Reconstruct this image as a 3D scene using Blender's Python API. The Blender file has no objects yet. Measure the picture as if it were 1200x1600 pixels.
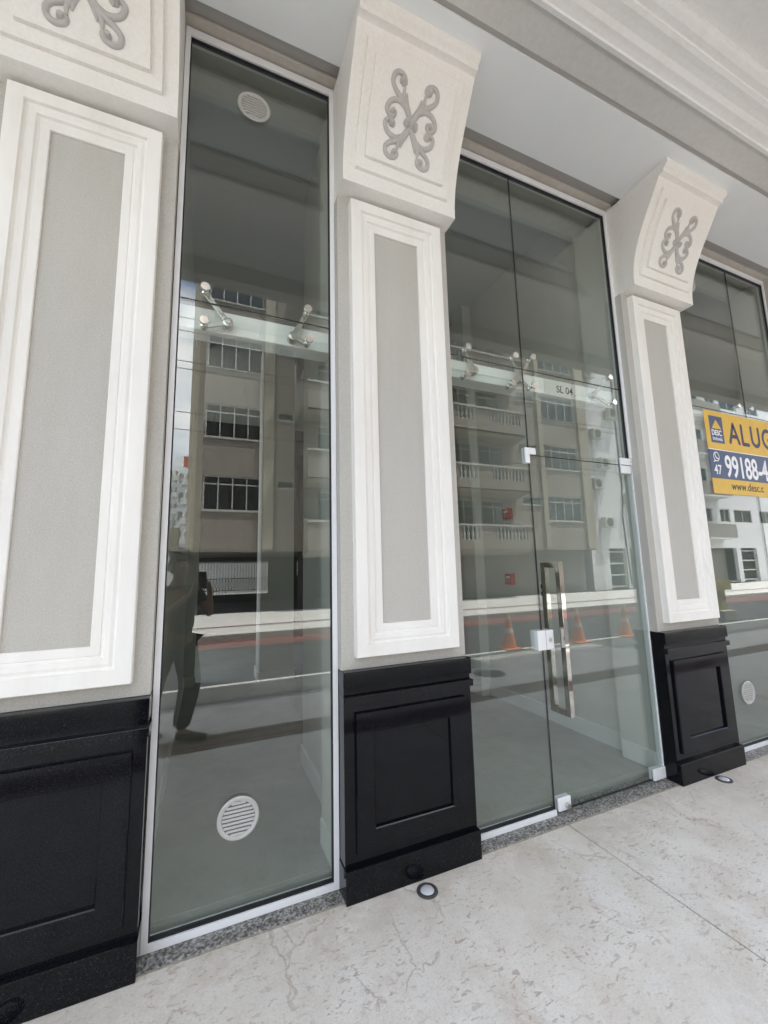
import bpy, bmesh, math, random
from mathutils import Vector, Matrix
random.seed(7)
S = bpy.context.scene
C = S.collection
R = math.radians

# ---------------------------------------------------------------- camera
cam = bpy.data.objects.new('camera', bpy.data.cameras.new('camera')); C.objects.link(cam)
cam.data.sensor_fit = 'HORIZONTAL'; cam.data.sensor_width = 36
cam.data.lens = 36*647.287/1200
cam.data.clip_start = 0.1; cam.data.clip_end = 3000
RT = Vector((0.91968612, -0.39192161, -0.02397701)); UP = Vector((-0.03209271, -0.13588778, 0.99020431)); FW = Vector((0.39134065, 0.90990767, 0.13755194))
CP = Vector((0, -2.016, 1.4184))
cam.matrix_world = Matrix(((RT.x, UP.x, -FW.x, CP.x), (RT.y, UP.y, -FW.y, CP.y), (RT.z, UP.z, -FW.z, CP.z), (0, 0, 0, 1)))
S.camera = cam
# ---------------------------------------------------------------- world and sun
SUN_EL, SUN_AZ = 70.0, 62.0      # azimuth: compass degrees, 0 = +y, clockwise; high, behind the shop's unseen upper wall and to the right
w = bpy.data.worlds.new('World'); S.world = w; w.use_nodes = True
nt = w.node_tree; nt.nodes.clear()
def N(t, k, **kw):
    n = t.nodes.new(k)
    for a, b in kw.items(): setattr(n, a, b)
    return n
sky = N(nt, 'ShaderNodeTexSky', sky_type='NISHITA', sun_disc=False, sun_elevation=R(SUN_EL), sun_rotation=R(SUN_AZ), dust_density=1.5)
tc = N(nt, 'ShaderNodeTexCoord'); mp = N(nt, 'ShaderNodeMapping'); mp.inputs['Scale'].default_value = (1, 1, 2.6)
nz = N(nt, 'ShaderNodeTexNoise'); nz.inputs['Scale'].default_value = 1.7; nz.inputs['Detail'].default_value = 8
rp = N(nt, 'ShaderNodeValToRGB'); rp.color_ramp.elements[0].position = .44; rp.color_ramp.elements[1].position = .71
mx = N(nt, 'ShaderNodeMix', data_type='RGBA'); mx.inputs[7].default_value = (13.4, 12.9, 12.2, 1)
bg = N(nt, 'ShaderNodeBackground'); bg.inputs['Strength'].default_value = 0.15
wo = N(nt, 'ShaderNodeOutputWorld')
L = nt.links.new
L(tc.outputs['Generated'], mp.inputs[0]); L(mp.outputs[0], nz.inputs[0]); L(nz.outputs[0], rp.inputs[0])
L(rp.outputs[0], mx.inputs[0]); L(sky.outputs[0], mx.inputs[6]); L(mx.outputs[2], bg.inputs[0]); L(bg.outputs[0], wo.inputs[0])
sd = bpy.data.lights.new('sun', 'SUN'); sd.energy = 4.5; sd.angle = R(1.2); sd.color = (1, .96, .9)
so = bpy.data.objects.new('sun', sd); C.objects.link(so)
saz = R(SUN_AZ)
so.rotation_euler = (Vector((math.sin(saz)*math.cos(R(SUN_EL)), math.cos(saz)*math.cos(R(SUN_EL)), math.sin(R(SUN_EL)))).to_track_quat('Z', 'Y')).to_euler()
S.view_settings.view_transform = 'Standard'; S.view_settings.look = 'None'; S.view_settings.gamma = 1
S.view_settings.use_curve_mapping = False
S.view_settings.exposure = 1.78
S.render.engine = 'CYCLES'
S.cycles.max_bounces = 10; S.cycles.diffuse_bounces = 5; S.cycles.glossy_bounces = 5; S.cycles.transparent_max_bounces = 24
S.cycles.caustics_reflective = False; S.cycles.caustics_refractive = False
S.cycles.sample_clamp_indirect = 6

# ---------------------------------------------------------------- materials
def mat(name, col, rough=.6, metal=0, noise=0, nscale=8, col2=None, bump=0, bscale=60, detail=6, spec=None, stretch=None, bdist=.004, clamp=(.35, .65), stain=0):
    m = bpy.data.materials.new(name); m.use_nodes = True
    t = m.node_tree; b = t.nodes['Principled BSDF']
    b.inputs['Base Color'].default_value = (*col, 1); b.inputs['Roughness'].default_value = rough; b.inputs['Metallic'].default_value = metal
    if spec is not None: b.inputs['Specular IOR Level'].default_value = spec
    l = t.links.new
    g = N(t, 'ShaderNodeTexCoord'); p = N(t, 'ShaderNodeMapping')
    if stretch: p.inputs['Scale'].default_value = stretch
    l(g.outputs['Object'], p.inputs[0])
    if noise:
        n = N(t, 'ShaderNodeTexNoise'); n.inputs['Scale'].default_value = nscale; n.inputs['Detail'].default_value = detail; n.inputs['Roughness'].default_value = .62
        r = N(t, 'ShaderNodeValToRGB'); r.color_ramp.elements[0].position = clamp[0]; r.color_ramp.elements[1].position = clamp[1]
        c2 = col2 or tuple(c*(1-noise) for c in col)
        r.color_ramp.elements[0].color = (*c2, 1); r.color_ramp.elements[1].color = (*col, 1)
        l(p.outputs[0], n.inputs[0]); l(n.outputs[0], r.inputs[0]); l(r.outputs[0], b.inputs['Base Color'])
    if stain:
        src = b.inputs['Base Color'].links[0].from_socket
        q = N(t, 'ShaderNodeMapping'); q.inputs['Scale'].default_value = (2.6, 2.6, .45); l(g.outputs['Object'], q.inputs[0])
        n3 = N(t, 'ShaderNodeTexNoise'); n3.inputs['Scale'].default_value = 1.6; n3.inputs['Detail'].default_value = 9; n3.inputs['Roughness'].default_value = .72; l(q.outputs[0], n3.inputs[0])
        r3 = N(t, 'ShaderNodeValToRGB'); r3.color_ramp.elements[0].position = .47; r3.color_ramp.elements[1].position = .72; r3.color_ramp.elements[0].color = (0, 0, 0, 1); r3.color_ramp.elements[1].color = (stain, stain, stain, 1); l(n3.outputs[0], r3.inputs[0])
        m3 = N(t, 'ShaderNodeMix', data_type='RGBA', blend_type='MULTIPLY'); m3.inputs[7].default_value = (.74, .66, .54, 1); l(r3.outputs[0], m3.inputs[0]); l(src, m3.inputs[6]); l(m3.outputs[2], b.inputs['Base Color'])
    if bump:
        n2 = N(t, 'ShaderNodeTexNoise'); n2.inputs['Scale'].default_value = bscale; n2.inputs['Detail'].default_value = 5
        bu = N(t, 'ShaderNodeBump'); bu.inputs['Strength'].default_value = bump; bu.inputs['Distance'].default_value = bdist
        l(p.outputs[0], n2.inputs[0]); l(n2.outputs[0], bu.inputs['Height']); l(bu.outputs[0], b.inputs['Normal'])
    return m

M = {}
M['stucco'] = mat('grey_textured_render', (.56, .545, .50), .85, noise=.20, nscale=210, bump=.75, bscale=190, bdist=.003, stain=0.22)
M['stucco2'] = mat('beige_smooth_render', (.56, .53, .475), .8, noise=.08, nscale=12, bump=.35, bscale=120, bdist=.002, stain=0.4)
M['white'] = mat('off_white_moulding_paint', (.86, .845, .80), .7, noise=.07, nscale=5, bump=.3, bscale=26, stretch=(1, 1, .25), bdist=.002, stain=0.2)
M['whitet'] = mat('white_corbel_paint', (.86, .845, .80), .7, noise=.06, nscale=70, bump=.45, bscale=260, bdist=.0015, stain=0.15)
M['orn'] = mat('grey_ornament_paint', (.50, .485, .46), .55, noise=.1, nscale=40, bump=.3, bscale=120)
M['gyps'] = mat('white_gypsum_soffit', (.87, .90, .90), .75, noise=.03, nscale=3, bump=.06, bscale=90, stain=0.05)
M['beamp'] = mat('beige_soffit_render', (.70, .69, .665), .85, noise=.07, nscale=30, bump=.5, bscale=160, bdist=.003, stain=0.15)
M['cream'] = mat('white_cornice_render', (.87, .865, .845), .8, noise=.05, nscale=40, bump=.5, bscale=170, bdist=.002, stain=0.15)
M['gap'] = mat('grey_shadow_gap', (.50, .48, .45), .9)
M['alu'] = mat('white_aluminium', (.85, .86, .87), .35, noise=.05, nscale=6)
M['rubber'] = mat('black_gasket', (.012, .012, .014), .6)
M['mirror'] = mat('mirror_steel', (.58, .56, .53), .035, metal=1)
M['chrome'] = mat('polished_steel', (.82, .81, .79), .08, metal=1)
M['brushed'] = mat('brushed_steel', (.62, .60, .57), .28, metal=1, noise=.15, nscale=30, stretch=(1, 1, 8))
M['steelw'] = mat('white_steel_beam', (.97, .97, .965), .35, noise=.05, nscale=5, stretch=(.25, 1, 3))
M['intw'] = mat('interior_wall_paint', (.62, .61, .57), .7, noise=.04, nscale=2, bump=.1, bscale=60, stain=0.15)
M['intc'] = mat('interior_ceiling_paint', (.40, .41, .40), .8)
M['intd'] = mat('back_wall_shade_black', (.02, .02, .019), .9, noise=.2, nscale=2)  # near-black colour stands in for the unlit depth of the shop
M['skirt'] = mat('white_skirting', (.75, .75, .72), .4)
M['intf'] = mat('grey_porcelain_floor', (.40, .41, .38), .35, noise=.2, nscale=1.6, bump=.03, bscale=4, stain=0.6)
M['red'] = mat('red_plastic', (.42, .018, .02), .4)
M['slat'] = mat('grey_translucent_slat', (.46, .46, .44), .4)
M['plast'] = mat('white_plastic', (.72, .72, .70), .4)
M['asphalt'] = mat('asphalt', (.045, .047, .05), .85, noise=.35, nscale=1.3, bump=.8, bscale=180)
M['asphalt2'] = mat('worn_asphalt_bay', (.085, .088, .088), .85, noise=.3, nscale=2.0, bump=.8, bscale=180)
M['paintw'] = mat('white_road_paint', (.62, .62, .60), .7, noise=.4, nscale=14)
M['lane'] = mat('red_cycle_lane', (.16, .062, .055), .8, noise=.3, nscale=5)
M['tact'] = mat('reddish_tactile_tile', (.24, .16, .135), .75, noise=.25, nscale=6)
M['curb'] = mat('pale_kerb_stone', (.42, .41, .39), .8, noise=.2, nscale=12)
M['farwalk'] = mat('pale_far_pavement', (.58, .57, .545), .8, noise=.2, nscale=3)
M['bwall'] = mat('beige_apartment_paint', (.35, .32, .28), .85, noise=.10, nscale=1.5, stain=0.5)
M['bpil'] = mat('cream_pilaster_paint', (.46, .425, .345), .85, noise=.08, nscale=2)
M['bdark'] = mat('garage_shade_black', (.035, .034, .032), .9, noise=.2, nscale=2)  # shade of the parking level put into the colour; reused on building cores
M['bgar'] = mat('brown_grey_wall_paint', (.27, .25, .22), .9, noise=.1, nscale=2)
M['bal'] = mat('white_baluster_paint', (.56, .55, .52), .7)
M['wfr'] = mat('grey_white_window_frame', (.60, .61, .61), .5)
M['curt'] = mat('grey_green_curtain', (.24, .26, .245), .9, noise=.45, nscale=9, stretch=(3, 3, .12))
M['wb'] = mat('white_building_paint', (.74, .76, .77), .8, noise=.08, nscale=1, stain=0.15)
M['blue'] = mat('pale_blue_grey_tower_paint', (.50, .53, .55), .8, noise=.1, nscale=.3)
M['roof'] = mat('red_roof_tile', (.36, .09, .05), .8)
M['orange'] = mat('orange_cone_plastic', (.66, .24, .11), .5, noise=.15, nscale=12)
M['yel'] = mat('faded_yellow_board', (.42, .36, .14), .7, noise=.25, nscale=8)
M['conc'] = mat('plain_concrete', (.33, .32, .30), .9, noise=.2, nscale=6)
M['iron'] = mat('cast_iron', (.07, .07, .07), .6, metal=.3)
M['cable'] = mat('black_cable', (.02, .02, .02), .6)
M['dirt'] = mat('dusty_mortar_line', (.42, .38, .31), .95, noise=.45, nscale=30)
M['cloth'] = mat('dark_grey_tshirt_cloth', (.035, .04, .04), .95)
M['cloth2'] = mat('black_shorts_cloth', (.02, .02, .022), .95)
M['skin'] = mat('skin', (.26, .16, .11), .55)
M['hair'] = mat('dark_brown_hair', (.03, .02, .015), .7)
M['shoe'] = mat('black_shoe_leather', (.02, .02, .02), .5)
M['phone'] = mat('black_phone_case', (.015, .015, .017), .3)
M['sy'] = mat('yellow_vinyl', (.76, .47, .055), .55, noise=.10, nscale=7)
M['sn'] = mat('navy_vinyl', (.035, .065, .16), .5, noise=.12, nscale=9)
M['stx'] = mat('dark_navy_print', (.035, .025, .07), .55)
M['sw'] = mat('white_print', (.85, .86, .88), .5)
M['blk'] = mat('black_print', (.02, .02, .02), .6)
M['lens'] = mat('uplight_lens', (.5, .52, .55), .12)

def granite_black():
    m = mat('polished_black_granite', (.004, .0045, .006), .10, spec=.26)
    t = m.node_tree; b = t.nodes['Principled BSDF']; l = t.links.new
    g = N(t, 'ShaderNodeTexCoord'); v = N(t, 'ShaderNodeTexNoise'); v.inputs['Scale'].default_value = 260; v.inputs['Detail'].default_value = 3
    r = N(t, 'ShaderNodeValToRGB'); e = r.color_ramp.elements; e[0].position = .58; e[0].color = (.003, .0035, .005, 1); e[1].position = .8; e[1].color = (.05, .054, .055, 1)
    n2 = N(t, 'ShaderNodeTexNoise'); n2.inputs['Scale'].default_value = 2.3; n2.inputs['Detail'].default_value = 6
    r2 = N(t, 'ShaderNodeMapRange'); r2.inputs['From Min'].default_value = .3; r2.inputs['From Max'].default_value = .7; r2.inputs['To Min'].default_value = .03; r2.inputs['To Max'].default_value = .12
    l(g.outputs['Object'], v.inputs[0]); l(v.outputs[0], r.inputs[0]); l(r.outputs[0], b.inputs['Base Color'])
    l(g.outputs['Object'], n2.inputs[0]); l(n2.outputs[0], r2.inputs[0]); l(r2.outputs[0], b.inputs['Roughness'])
    return m
M['gblack'] = granite_black()

def granite_grey():
    m = mat('grey_speckled_granite', (.3, .3, .3), .45)
    t = m.node_tree; b = t.nodes['Principled BSDF']; l = t.links.new
    g = N(t, 'ShaderNodeTexCoord'); v = N(t, 'ShaderNodeTexVoronoi'); v.inputs['Scale'].default_value = 120; v.inputs['Randomness'].default_value = 1
    n = N(t, 'ShaderNodeTexNoise'); n.inputs['Scale'].default_value = 95; n.inputs['Detail'].default_value = 4
    r = N(t, 'ShaderNodeValToRGB'); e = r.color_ramp.elements
    e[0].position = .36; e[0].color = (.05, .05, .048, 1); e[1].position = .66; e[1].color = (.42, .41, .39, 1)
    x = e.new(.5); x.color = (.20, .195, .18, 1)
    mm = N(t, 'ShaderNodeMix', data_type='RGBA'); mm.inputs[0].default_value = .25
    l(g.outputs['Object'], v.inputs[0]); l(g.outputs['Object'], n.inputs[0]); l(n.outputs[0], r.inputs[0])
    l(r.outputs[0], mm.inputs[6]); l(v.outputs['Color'], mm.inputs[7])
    bw = N(t, 'ShaderNodeRGBToBW'); l(mm.outputs[2], bw.inputs[0])
    l(r.outputs[0], b.inputs['Base Color'])
    return m
M['ggrey'] = granite_grey()

def stamped():
    # pale stamped concrete: chalky blotches, brownish pits and long wandering cracks
    m = mat('pale_stamped_concrete', (.55, .54, .51), .75)
    t = m.node_tree; b = t.nodes['Principled BSDF']; l = t.links.new
    g = N(t, 'ShaderNodeTexCoord'); O = g.outputs['Object']
    def noise(sc, de, ro=.6, src=None, dist=0):
        n = N(t, 'ShaderNodeTexNoise'); n.inputs['Scale'].default_value = sc; n.inputs['Detail'].default_value = de; n.inputs['Roughness'].default_value = ro; n.inputs['Distortion'].default_value = dist
        l(src or O, n.inputs[0]); return n.outputs[0]
    def ramp(src, a, bb, ca=(0, 0, 0), cb=(1, 1, 1)):
        r = N(t, 'ShaderNodeValToRGB'); r.color_ramp.elements[0].position = a; r.color_ramp.elements[1].position = bb
        r.color_ramp.elements[0].color = (*ca, 1); r.color_ramp.elements[1].color = (*cb, 1); l(src, r.inputs[0]); return r.outputs[0]
    def mixc(f, a, bb, bt='MIX'):
        x = N(t, 'ShaderNodeMix', data_type='RGBA', blend_type=bt)
        for s, i in ((f, 0), (a, 6), (bb, 7)):
            if isinstance(s, (float, int)): x.inputs[i].default_value = s
            elif isinstance(s, tuple): x.inputs[i].default_value = (*s, 1)
            else: l(s, x.inputs[i])
        return x.outputs[2]
    def mul(a, bb, op='MULTIPLY'):
        x = N(t, 'ShaderNodeMath', operation=op)
        for s, i in ((a, 0), (bb, 1)):
            if isinstance(s, (float, int)): x.inputs[i].default_value = s
            else: l(s, x.inputs[i])
        return x.outputs[0]
    base = mixc(ramp(noise(2.4, 7), .40, .62), (.64, .60, .52), (.83, .81, .745))
    blot = ramp(noise(7, 8, .7, dist=.6), .44, .66)
    base = mixc(mul(blot, .5), base, (.82, .82, .79))
    fine = ramp(noise(120, 6, .7), .35, .7)
    base = mixc(.35, base, mixc(fine, (.42, .40, .37), (.8, .8, .78)))
    # brownish pits, stretched and gathered in drifts
    mpp = N(t, 'ShaderNodeMapping'); mpp.inputs['Rotation'].default_value = (0, 0, .7); mpp.inputs['Scale'].default_value = (1, 2.1, 1); l(O, mpp.inputs[0])
    pit = ramp(noise(27, 4, .55, mpp.outputs[0], .8), .585, .635)
    zone = ramp(noise(2.6, 5, .65), .36, .58)
    pit2 = ramp(noise(58, 3, .55, mpp.outputs[0], .5), .60, .65)
    pitm = mul(mul(pit, mul(pit2, .7), 'MAXIMUM'), zone)
    base = mixc(mul(pitm, .72), base, (.36, .295, .255))
    drift = mul(ramp(noise(4.3, 6, .7, dist=1.2), .52, .74), zone)
    base = mixc(mul(drift, .7), base, (.50, .42, .355))
    base = mixc(mul(ramp(noise(1.1, 5, .6), .42, .68), .25), base, (.62, .54, .45))
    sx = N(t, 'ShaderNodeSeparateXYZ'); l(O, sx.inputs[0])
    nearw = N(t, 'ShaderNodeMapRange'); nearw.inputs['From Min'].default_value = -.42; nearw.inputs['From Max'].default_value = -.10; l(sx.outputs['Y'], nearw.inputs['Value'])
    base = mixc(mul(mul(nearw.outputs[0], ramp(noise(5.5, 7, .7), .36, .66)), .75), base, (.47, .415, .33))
    # cracks: thin bands of warped noise kept only here and there
    def crack(sc, wd, k0, seed, rot):
        mq = N(t, 'ShaderNodeMapping'); mq.inputs['Location'].default_value = (seed, seed*.7, 0); mq.inputs['Rotation'].default_value = (0, 0, rot); mq.inputs['Scale'].default_value = (1, .55, 1); l(O, mq.inputs[0])
        wn = N(t, 'ShaderNodeTexNoise'); wn.inputs['Scale'].default_value = 4.5; wn.inputs['Detail'].default_value = 6; wn.inputs['Roughness'].default_value = .65; l(mq.outputs[0], wn.inputs[0])
        wa_ = N(t, 'ShaderNodeMix', data_type='RGBA', blend_type='LINEAR_LIGHT'); wa_.inputs[0].default_value = .10; l(mq.outputs[0], wa_.inputs[6]); l(wn.outputs['Color'], wa_.inputs[7])
        v = N(t, 'ShaderNodeTexVoronoi', feature='DISTANCE_TO_EDGE'); v.inputs['Scale'].default_value = sc; l(wa_.outputs[2], v.inputs['Vector'])
        k = ramp(v.outputs['Distance'], 0, wd, (1, 1, 1), (0, 0, 0))
        return mul(k, ramp(noise(2.6, 3, .6, mq.outputs[0]), k0, k0+.05))
    cks = mul(crack(1.5, .008, .50, 3.1, .3), crack(2.6, .010, .55, 9.7, -.5), 'MAXIMUM')
    base = mixc(mul(cks, .6), base, (.40, .32, .27))
    l(base, b.inputs['Base Color'])
    h = mul(mul(mul(pitm, -.7), mul(cks, -1.0), 'ADD'), mul(noise(60, 6, .7), .5), 'ADD')
    bu = N(t, 'ShaderNodeBump'); bu.inputs['Strength'].default_value = .45; bu.inputs['Distance'].default_value = .004
    l(h, bu.inputs['Height']); l(bu.outputs[0], b.inputs['Normal'])
    return m
M['stamp'] = stamped()

def glass(name, f0, tint, rough=0.0):
    m = bpy.data.materials.new(name); m.use_nodes = True
    t = m.node_tree; t.nodes.clear(); l = t.links.new
    o = N(t, 'ShaderNodeOutputMaterial'); tr = N(t, 'ShaderNodeBsdfTransparent'); tr.inputs[0].default_value = (*tint, 1)
    gl = N(t, 'ShaderNodeBsdfGlossy'); gl.inputs['Roughness'].default_value = rough; gl.inputs[0].default_value = (1, 1, 1, 1)
    ge = N(t, 'ShaderNodeNewGeometry'); dp = N(t, 'ShaderNodeVectorMath', operation='DOT_PRODUCT')
    l(ge.outputs['Normal'], dp.inputs[0]); l(ge.outputs['Incoming'], dp.inputs[1])
    ab = N(t, 'ShaderNodeMath', operation='ABSOLUTE'); l(dp.outputs['Value'], ab.inputs[0])
    om = N(t, 'ShaderNodeMath', operation='SUBTRACT'); om.inputs[0].default_value = 1; l(ab.outputs[0], om.inputs[1])
    pw = N(t, 'ShaderNodeMath', operation='POWER'); l(om.outputs[0], pw.inputs[0]); pw.inputs[1].default_value = 5
    mr = N(t, 'ShaderNodeMapRange'); mr.inputs['To Min'].default_value = f0; mr.inputs['To Max'].default_value = 1; l(pw.outputs[0], mr.inputs[0])
    mix = N(t, 'ShaderNodeMixShader'); l(mr.outputs[0], mix.inputs[0]); l(tr.outputs[0], mix.inputs[1]); l(gl.outputs[0], mix.inputs[2]); l(mix.outputs[0], o.inputs[0])
    return m
M['glass'] = glass('greenish_shop_glass', .082, (.918, .952, .933))
M['pane'] = glass('dark_window_glass', .05, (.55, .58, .58))

# ---------------------------------------------------------------- mesh helpers
class MB:
    def __init__(s): s.v = []; s.f = []
    def box(s, x0, x1, y0, y1, z0, z1):
        i = len(s.v)
        s.v += [(x0, y0, z0), (x1, y0, z0), (x1, y1, z0), (x0, y1, z0), (x0, y0, z1), (x1, y0, z1), (x1, y1, z1), (x0, y1, z1)]
        s.f += [(i, i+3, i+2, i+1), (i+4, i+5, i+6, i+7), (i, i+1, i+5, i+4), (i+1, i+2, i+6, i+5), (i+2, i+3, i+7, i+6), (i+3, i, i+4, i+7)]
        return s
    def obox(s, c, a, b, d):      # oriented box from centre and three half axes
        i = len(s.v); c = Vector(c); a = Vector(a); b = Vector(b); d = Vector(d)
        for q in ((-1, -1, -1), (1, -1, -1), (1, 1, -1), (-1, 1, -1), (-1, -1, 1), (1, -1, 1), (1, 1, 1), (-1, 1, 1)):
            s.v.append(tuple(c+a*q[0]+b*q[1]+d*q[2]))
        s.f += [(i, i+3, i+2, i+1), (i+4, i+5, i+6, i+7), (i, i+1, i+5, i+4), (i+1, i+2, i+6, i+5), (i+2, i+3, i+7, i+6), (i+3, i, i+4, i+7)]
        return s
    def prism_x(s, prof, x0, x1):  # closed (y,z) profile along x
        n = len(prof); i = len(s.v)
        s.v += [(x0, y, z) for y, z in prof]+[(x1, y, z) for y, z in prof]
        s.f += [(i+k, i+(k+1) % n, i+n+(k+1) % n, i+n+k) for k in range(n)]
        s.f += [tuple(range(i+n-1, i-1, -1)), tuple(range(i+n, i+2*n))]
        return s
    def prism_z(s, poly, z0, z1):
        n = len(poly); i = len(s.v)
        s.v += [(x, y, z0) for x, y in poly]+[(x, y, z1) for x, y in poly]
        s.f += [(i+k, i+(k+1) % n, i+n+(k+1) % n, i+n+k) for k in range(n)]
        s.f += [tuple(range(i+n-1, i-1, -1)), tuple(range(i+n, i+2*n))]
        return s
    def ring(s, x0, x1, z0, z1, prof):  # mitred frame, prof = (inset, y)
        i = len(s.v); n = len(prof)
        for d, y in prof: s.v += [(x0+d, y, z0+d), (x1-d, y, z0+d), (x1-d, y, z1-d), (x0+d, y, z1-d)]
        for k in range(n-1):
            for j in range(4):
                a = i+4*k+j; b = i+4*k+(j+1) % 4
                s.f.append((a, b, b+4, a+4))
        return s
    def tube(s, pts, rad, seg=8, flat=None, cap=True):
        # round tube along points; rad a number or list; flat=(normal, factor) squeezes it along a direction
        pts = [Vector(p) for p in pts]; n = len(pts); i = len(s.v)
        rs = rad if isinstance(rad, (list, tuple)) else [rad]*n
        ref = None
        for k, p in enumerate(pts):
            d = (pts[min(k+1, n-1)]-pts[max(k-1, 0)]).normalized()
            if flat: nn = Vector(flat[0]).normalized(); u = d.cross(nn).normalized(); v = nn*flat[1]
            else:
                if ref is None: ref = Vector((0, 0, 1)) if abs(d.z) < .9 else Vector((1, 0, 0))
                u = d.cross(ref).normalized(); v = d.cross(u).normalized()
            for j in range(seg):
                a = 2*math.pi*j/seg
                s.v.append(tuple(p+u*math.cos(a)*rs[k]+v*math.sin(a)*rs[k]))
        for k in range(n-1):
            for j in range(seg):
                a = i+k*seg+j; b = i+k*seg+(j+1) % seg
                s.f.append((a, b, b+seg, a+seg))
        if cap: s.f += [tuple(range(i+seg-1, i-1, -1)), tuple(range(i+(n-1)*seg, i+n*seg))]
        return s
    def lathe(s, prof, c=(0, 0, 0), axis='z', seg=24):  # prof = (radius, height)
        i = len(s.v); n = len(prof)
        for r, h in prof:
            for j in range(seg):
                a = 2*math.pi*j/seg; x = r*math.cos(a); y = r*math.sin(a)
                q = (x, y, h) if axis == 'z' else (x, h, y)
                s.v.append((c[0]+q[0], c[1]+q[1], c[2]+q[2]))
        for k in range(n-1):
            for j in range(seg):
                a = i+k*seg+j; b = i+k*seg+(j+1) % seg
                s.f.append((a, b, b+seg, a+seg))
        s.f += [tuple(range(i+seg-1, i-1, -1)), tuple(range(i+(n-1)*seg, i+n*seg))]
        return s
    def poly(s, pts):
        i = len(s.v); s.v += [tuple(p) for p in pts]; s.f.append(tuple(range(i, i+len(pts)))); return s
    def build(s, name, m, parent=None, bevel=0, smooth=False, label=None, kind=None):
        me = bpy.data.meshes.new(name); me.from_pydata(s.v, [], s.f); me.update()
        b = bmesh.new(); b.from_mesh(me); bmesh.ops.recalc_face_normals(b, faces=b.faces); b.to_mesh(me); b.free()
        me.materials.append(M[m] if isinstance(m, str) else m)
        o = bpy.data.objects.new(name, me); C.objects.link(o)
        if smooth:
            for p in me.polygons: p.use_smooth = True
            try: me.set_sharp_from_angle(angle=R(40))
            except Exception: pass
        if bevel:
            bm_ = o.modifiers.new('bevel', 'BEVEL'); bm_.width = bevel; bm_.segments = 2; bm_.limit_method = 'ANGLE'; bm_.angle_limit = R(40)
        if parent: adopt(o, parent)
        if label: o['label'] = label
        if kind: o['kind'] = kind
        return o
def wloc(o):
    v = Vector(o.location)
    while o.parent: o = o.parent; v += Vector(o.location) if False else Vector((0, 0, 0))
    return v
def adopt(o, parent):      # geometry stays where it was built in the world
    o.parent = parent
    root = parent
    while root.parent: root = root.parent
    o.matrix_parent_inverse = Matrix.Translation(-Vector(root.location)) if parent == root else Matrix.Identity(4)
    return o
def thing(name, label, cat, loc=(0, 0, 0), group=None):
    o = bpy.data.objects.new(name, None); C.objects.link(o); o.location = loc; o.empty_display_size = .1
    return tag(o, label, cat, group)
def tag(o, label=None, cat=None, group=None, kind=None):
    if label: o['label'] = label
    if cat: o['category'] = cat
    if group: o['group'] = group
    if kind: o['kind'] = kind
    return o
def struct(name, m, mb, parent=None, **k): return mb.build(name, m, parent, kind='structure' if not parent else None, **k)
def kids(o): return list(o.children)
def copy_tree(o, parent=None):
    c = o.copy(); C.objects.link(c)
    if parent: c.parent = parent; c.matrix_parent_inverse = o.matrix_parent_inverse.copy()
    for ch in list(o.children): copy_tree(ch, c)
    return c
def copy_to(o, loc, label, group=None):
    c = copy_tree(o); c.location = loc; c['label'] = label
    if group: c['group'] = group
    return c
def text_mesh(name, body, size, m, parent, pos, xs=1.0, off=0.0, depth=.0006, right=(1, 0, 0), up=(0, 0, 1), space=1.0):
    cu = bpy.data.curves.new(name, 'FONT'); cu.body = body; cu.size = size; cu.offset = off; cu.extrude = depth; cu.space_character = space
    ob = bpy.data.objects.new(name, cu); C.objects.link(ob)
    dg = bpy.context.evaluated_depsgraph_get(); me = bpy.data.meshes.new_from_object(ob.evaluated_get(dg))
    bpy.data.objects.remove(ob)
    r = Vector(right); u = Vector(up); n = r.cross(u)
    for v in me.vertices:
        c = v.co; v.co = Vector(pos)+r*c.x*xs+u*c.y+n*c.z
    me.materials.clear(); me.materials.append(M[m])
    o = bpy.data.objects.new(name, me); C.objects.link(o)
    if parent: adopt(o, parent)
    return o

# ---------------------------------------------------------------- ground, street
PX0, PX1 = -14, 24
M['joint'] = mat('dark_joint', (.13, .11, .095), .95)
pave = struct('pavement', 'joint', MB().box(PX0, PX1, -3.02, -.09, -.30, -.018))
jx = [-13.9, -9.4, -5.2, -2.4, 1.886, 5.9, 9.8, 14.2, 18.6, 23.9]
for a, b in zip(jx[:-1], jx[1:]):
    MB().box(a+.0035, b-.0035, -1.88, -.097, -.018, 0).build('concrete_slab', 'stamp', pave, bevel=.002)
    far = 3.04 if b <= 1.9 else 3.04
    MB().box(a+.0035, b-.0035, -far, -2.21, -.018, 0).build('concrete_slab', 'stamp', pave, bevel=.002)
MB().box(3.9, 6.5, -3.62, -3.045, -.16, -.001).build('concrete_slab', 'stamp', pave)
MB().box(PX0, PX1, -.104, -.0945, -.018, .0015).build('mortar_joint', 'dirt', pave)
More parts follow.
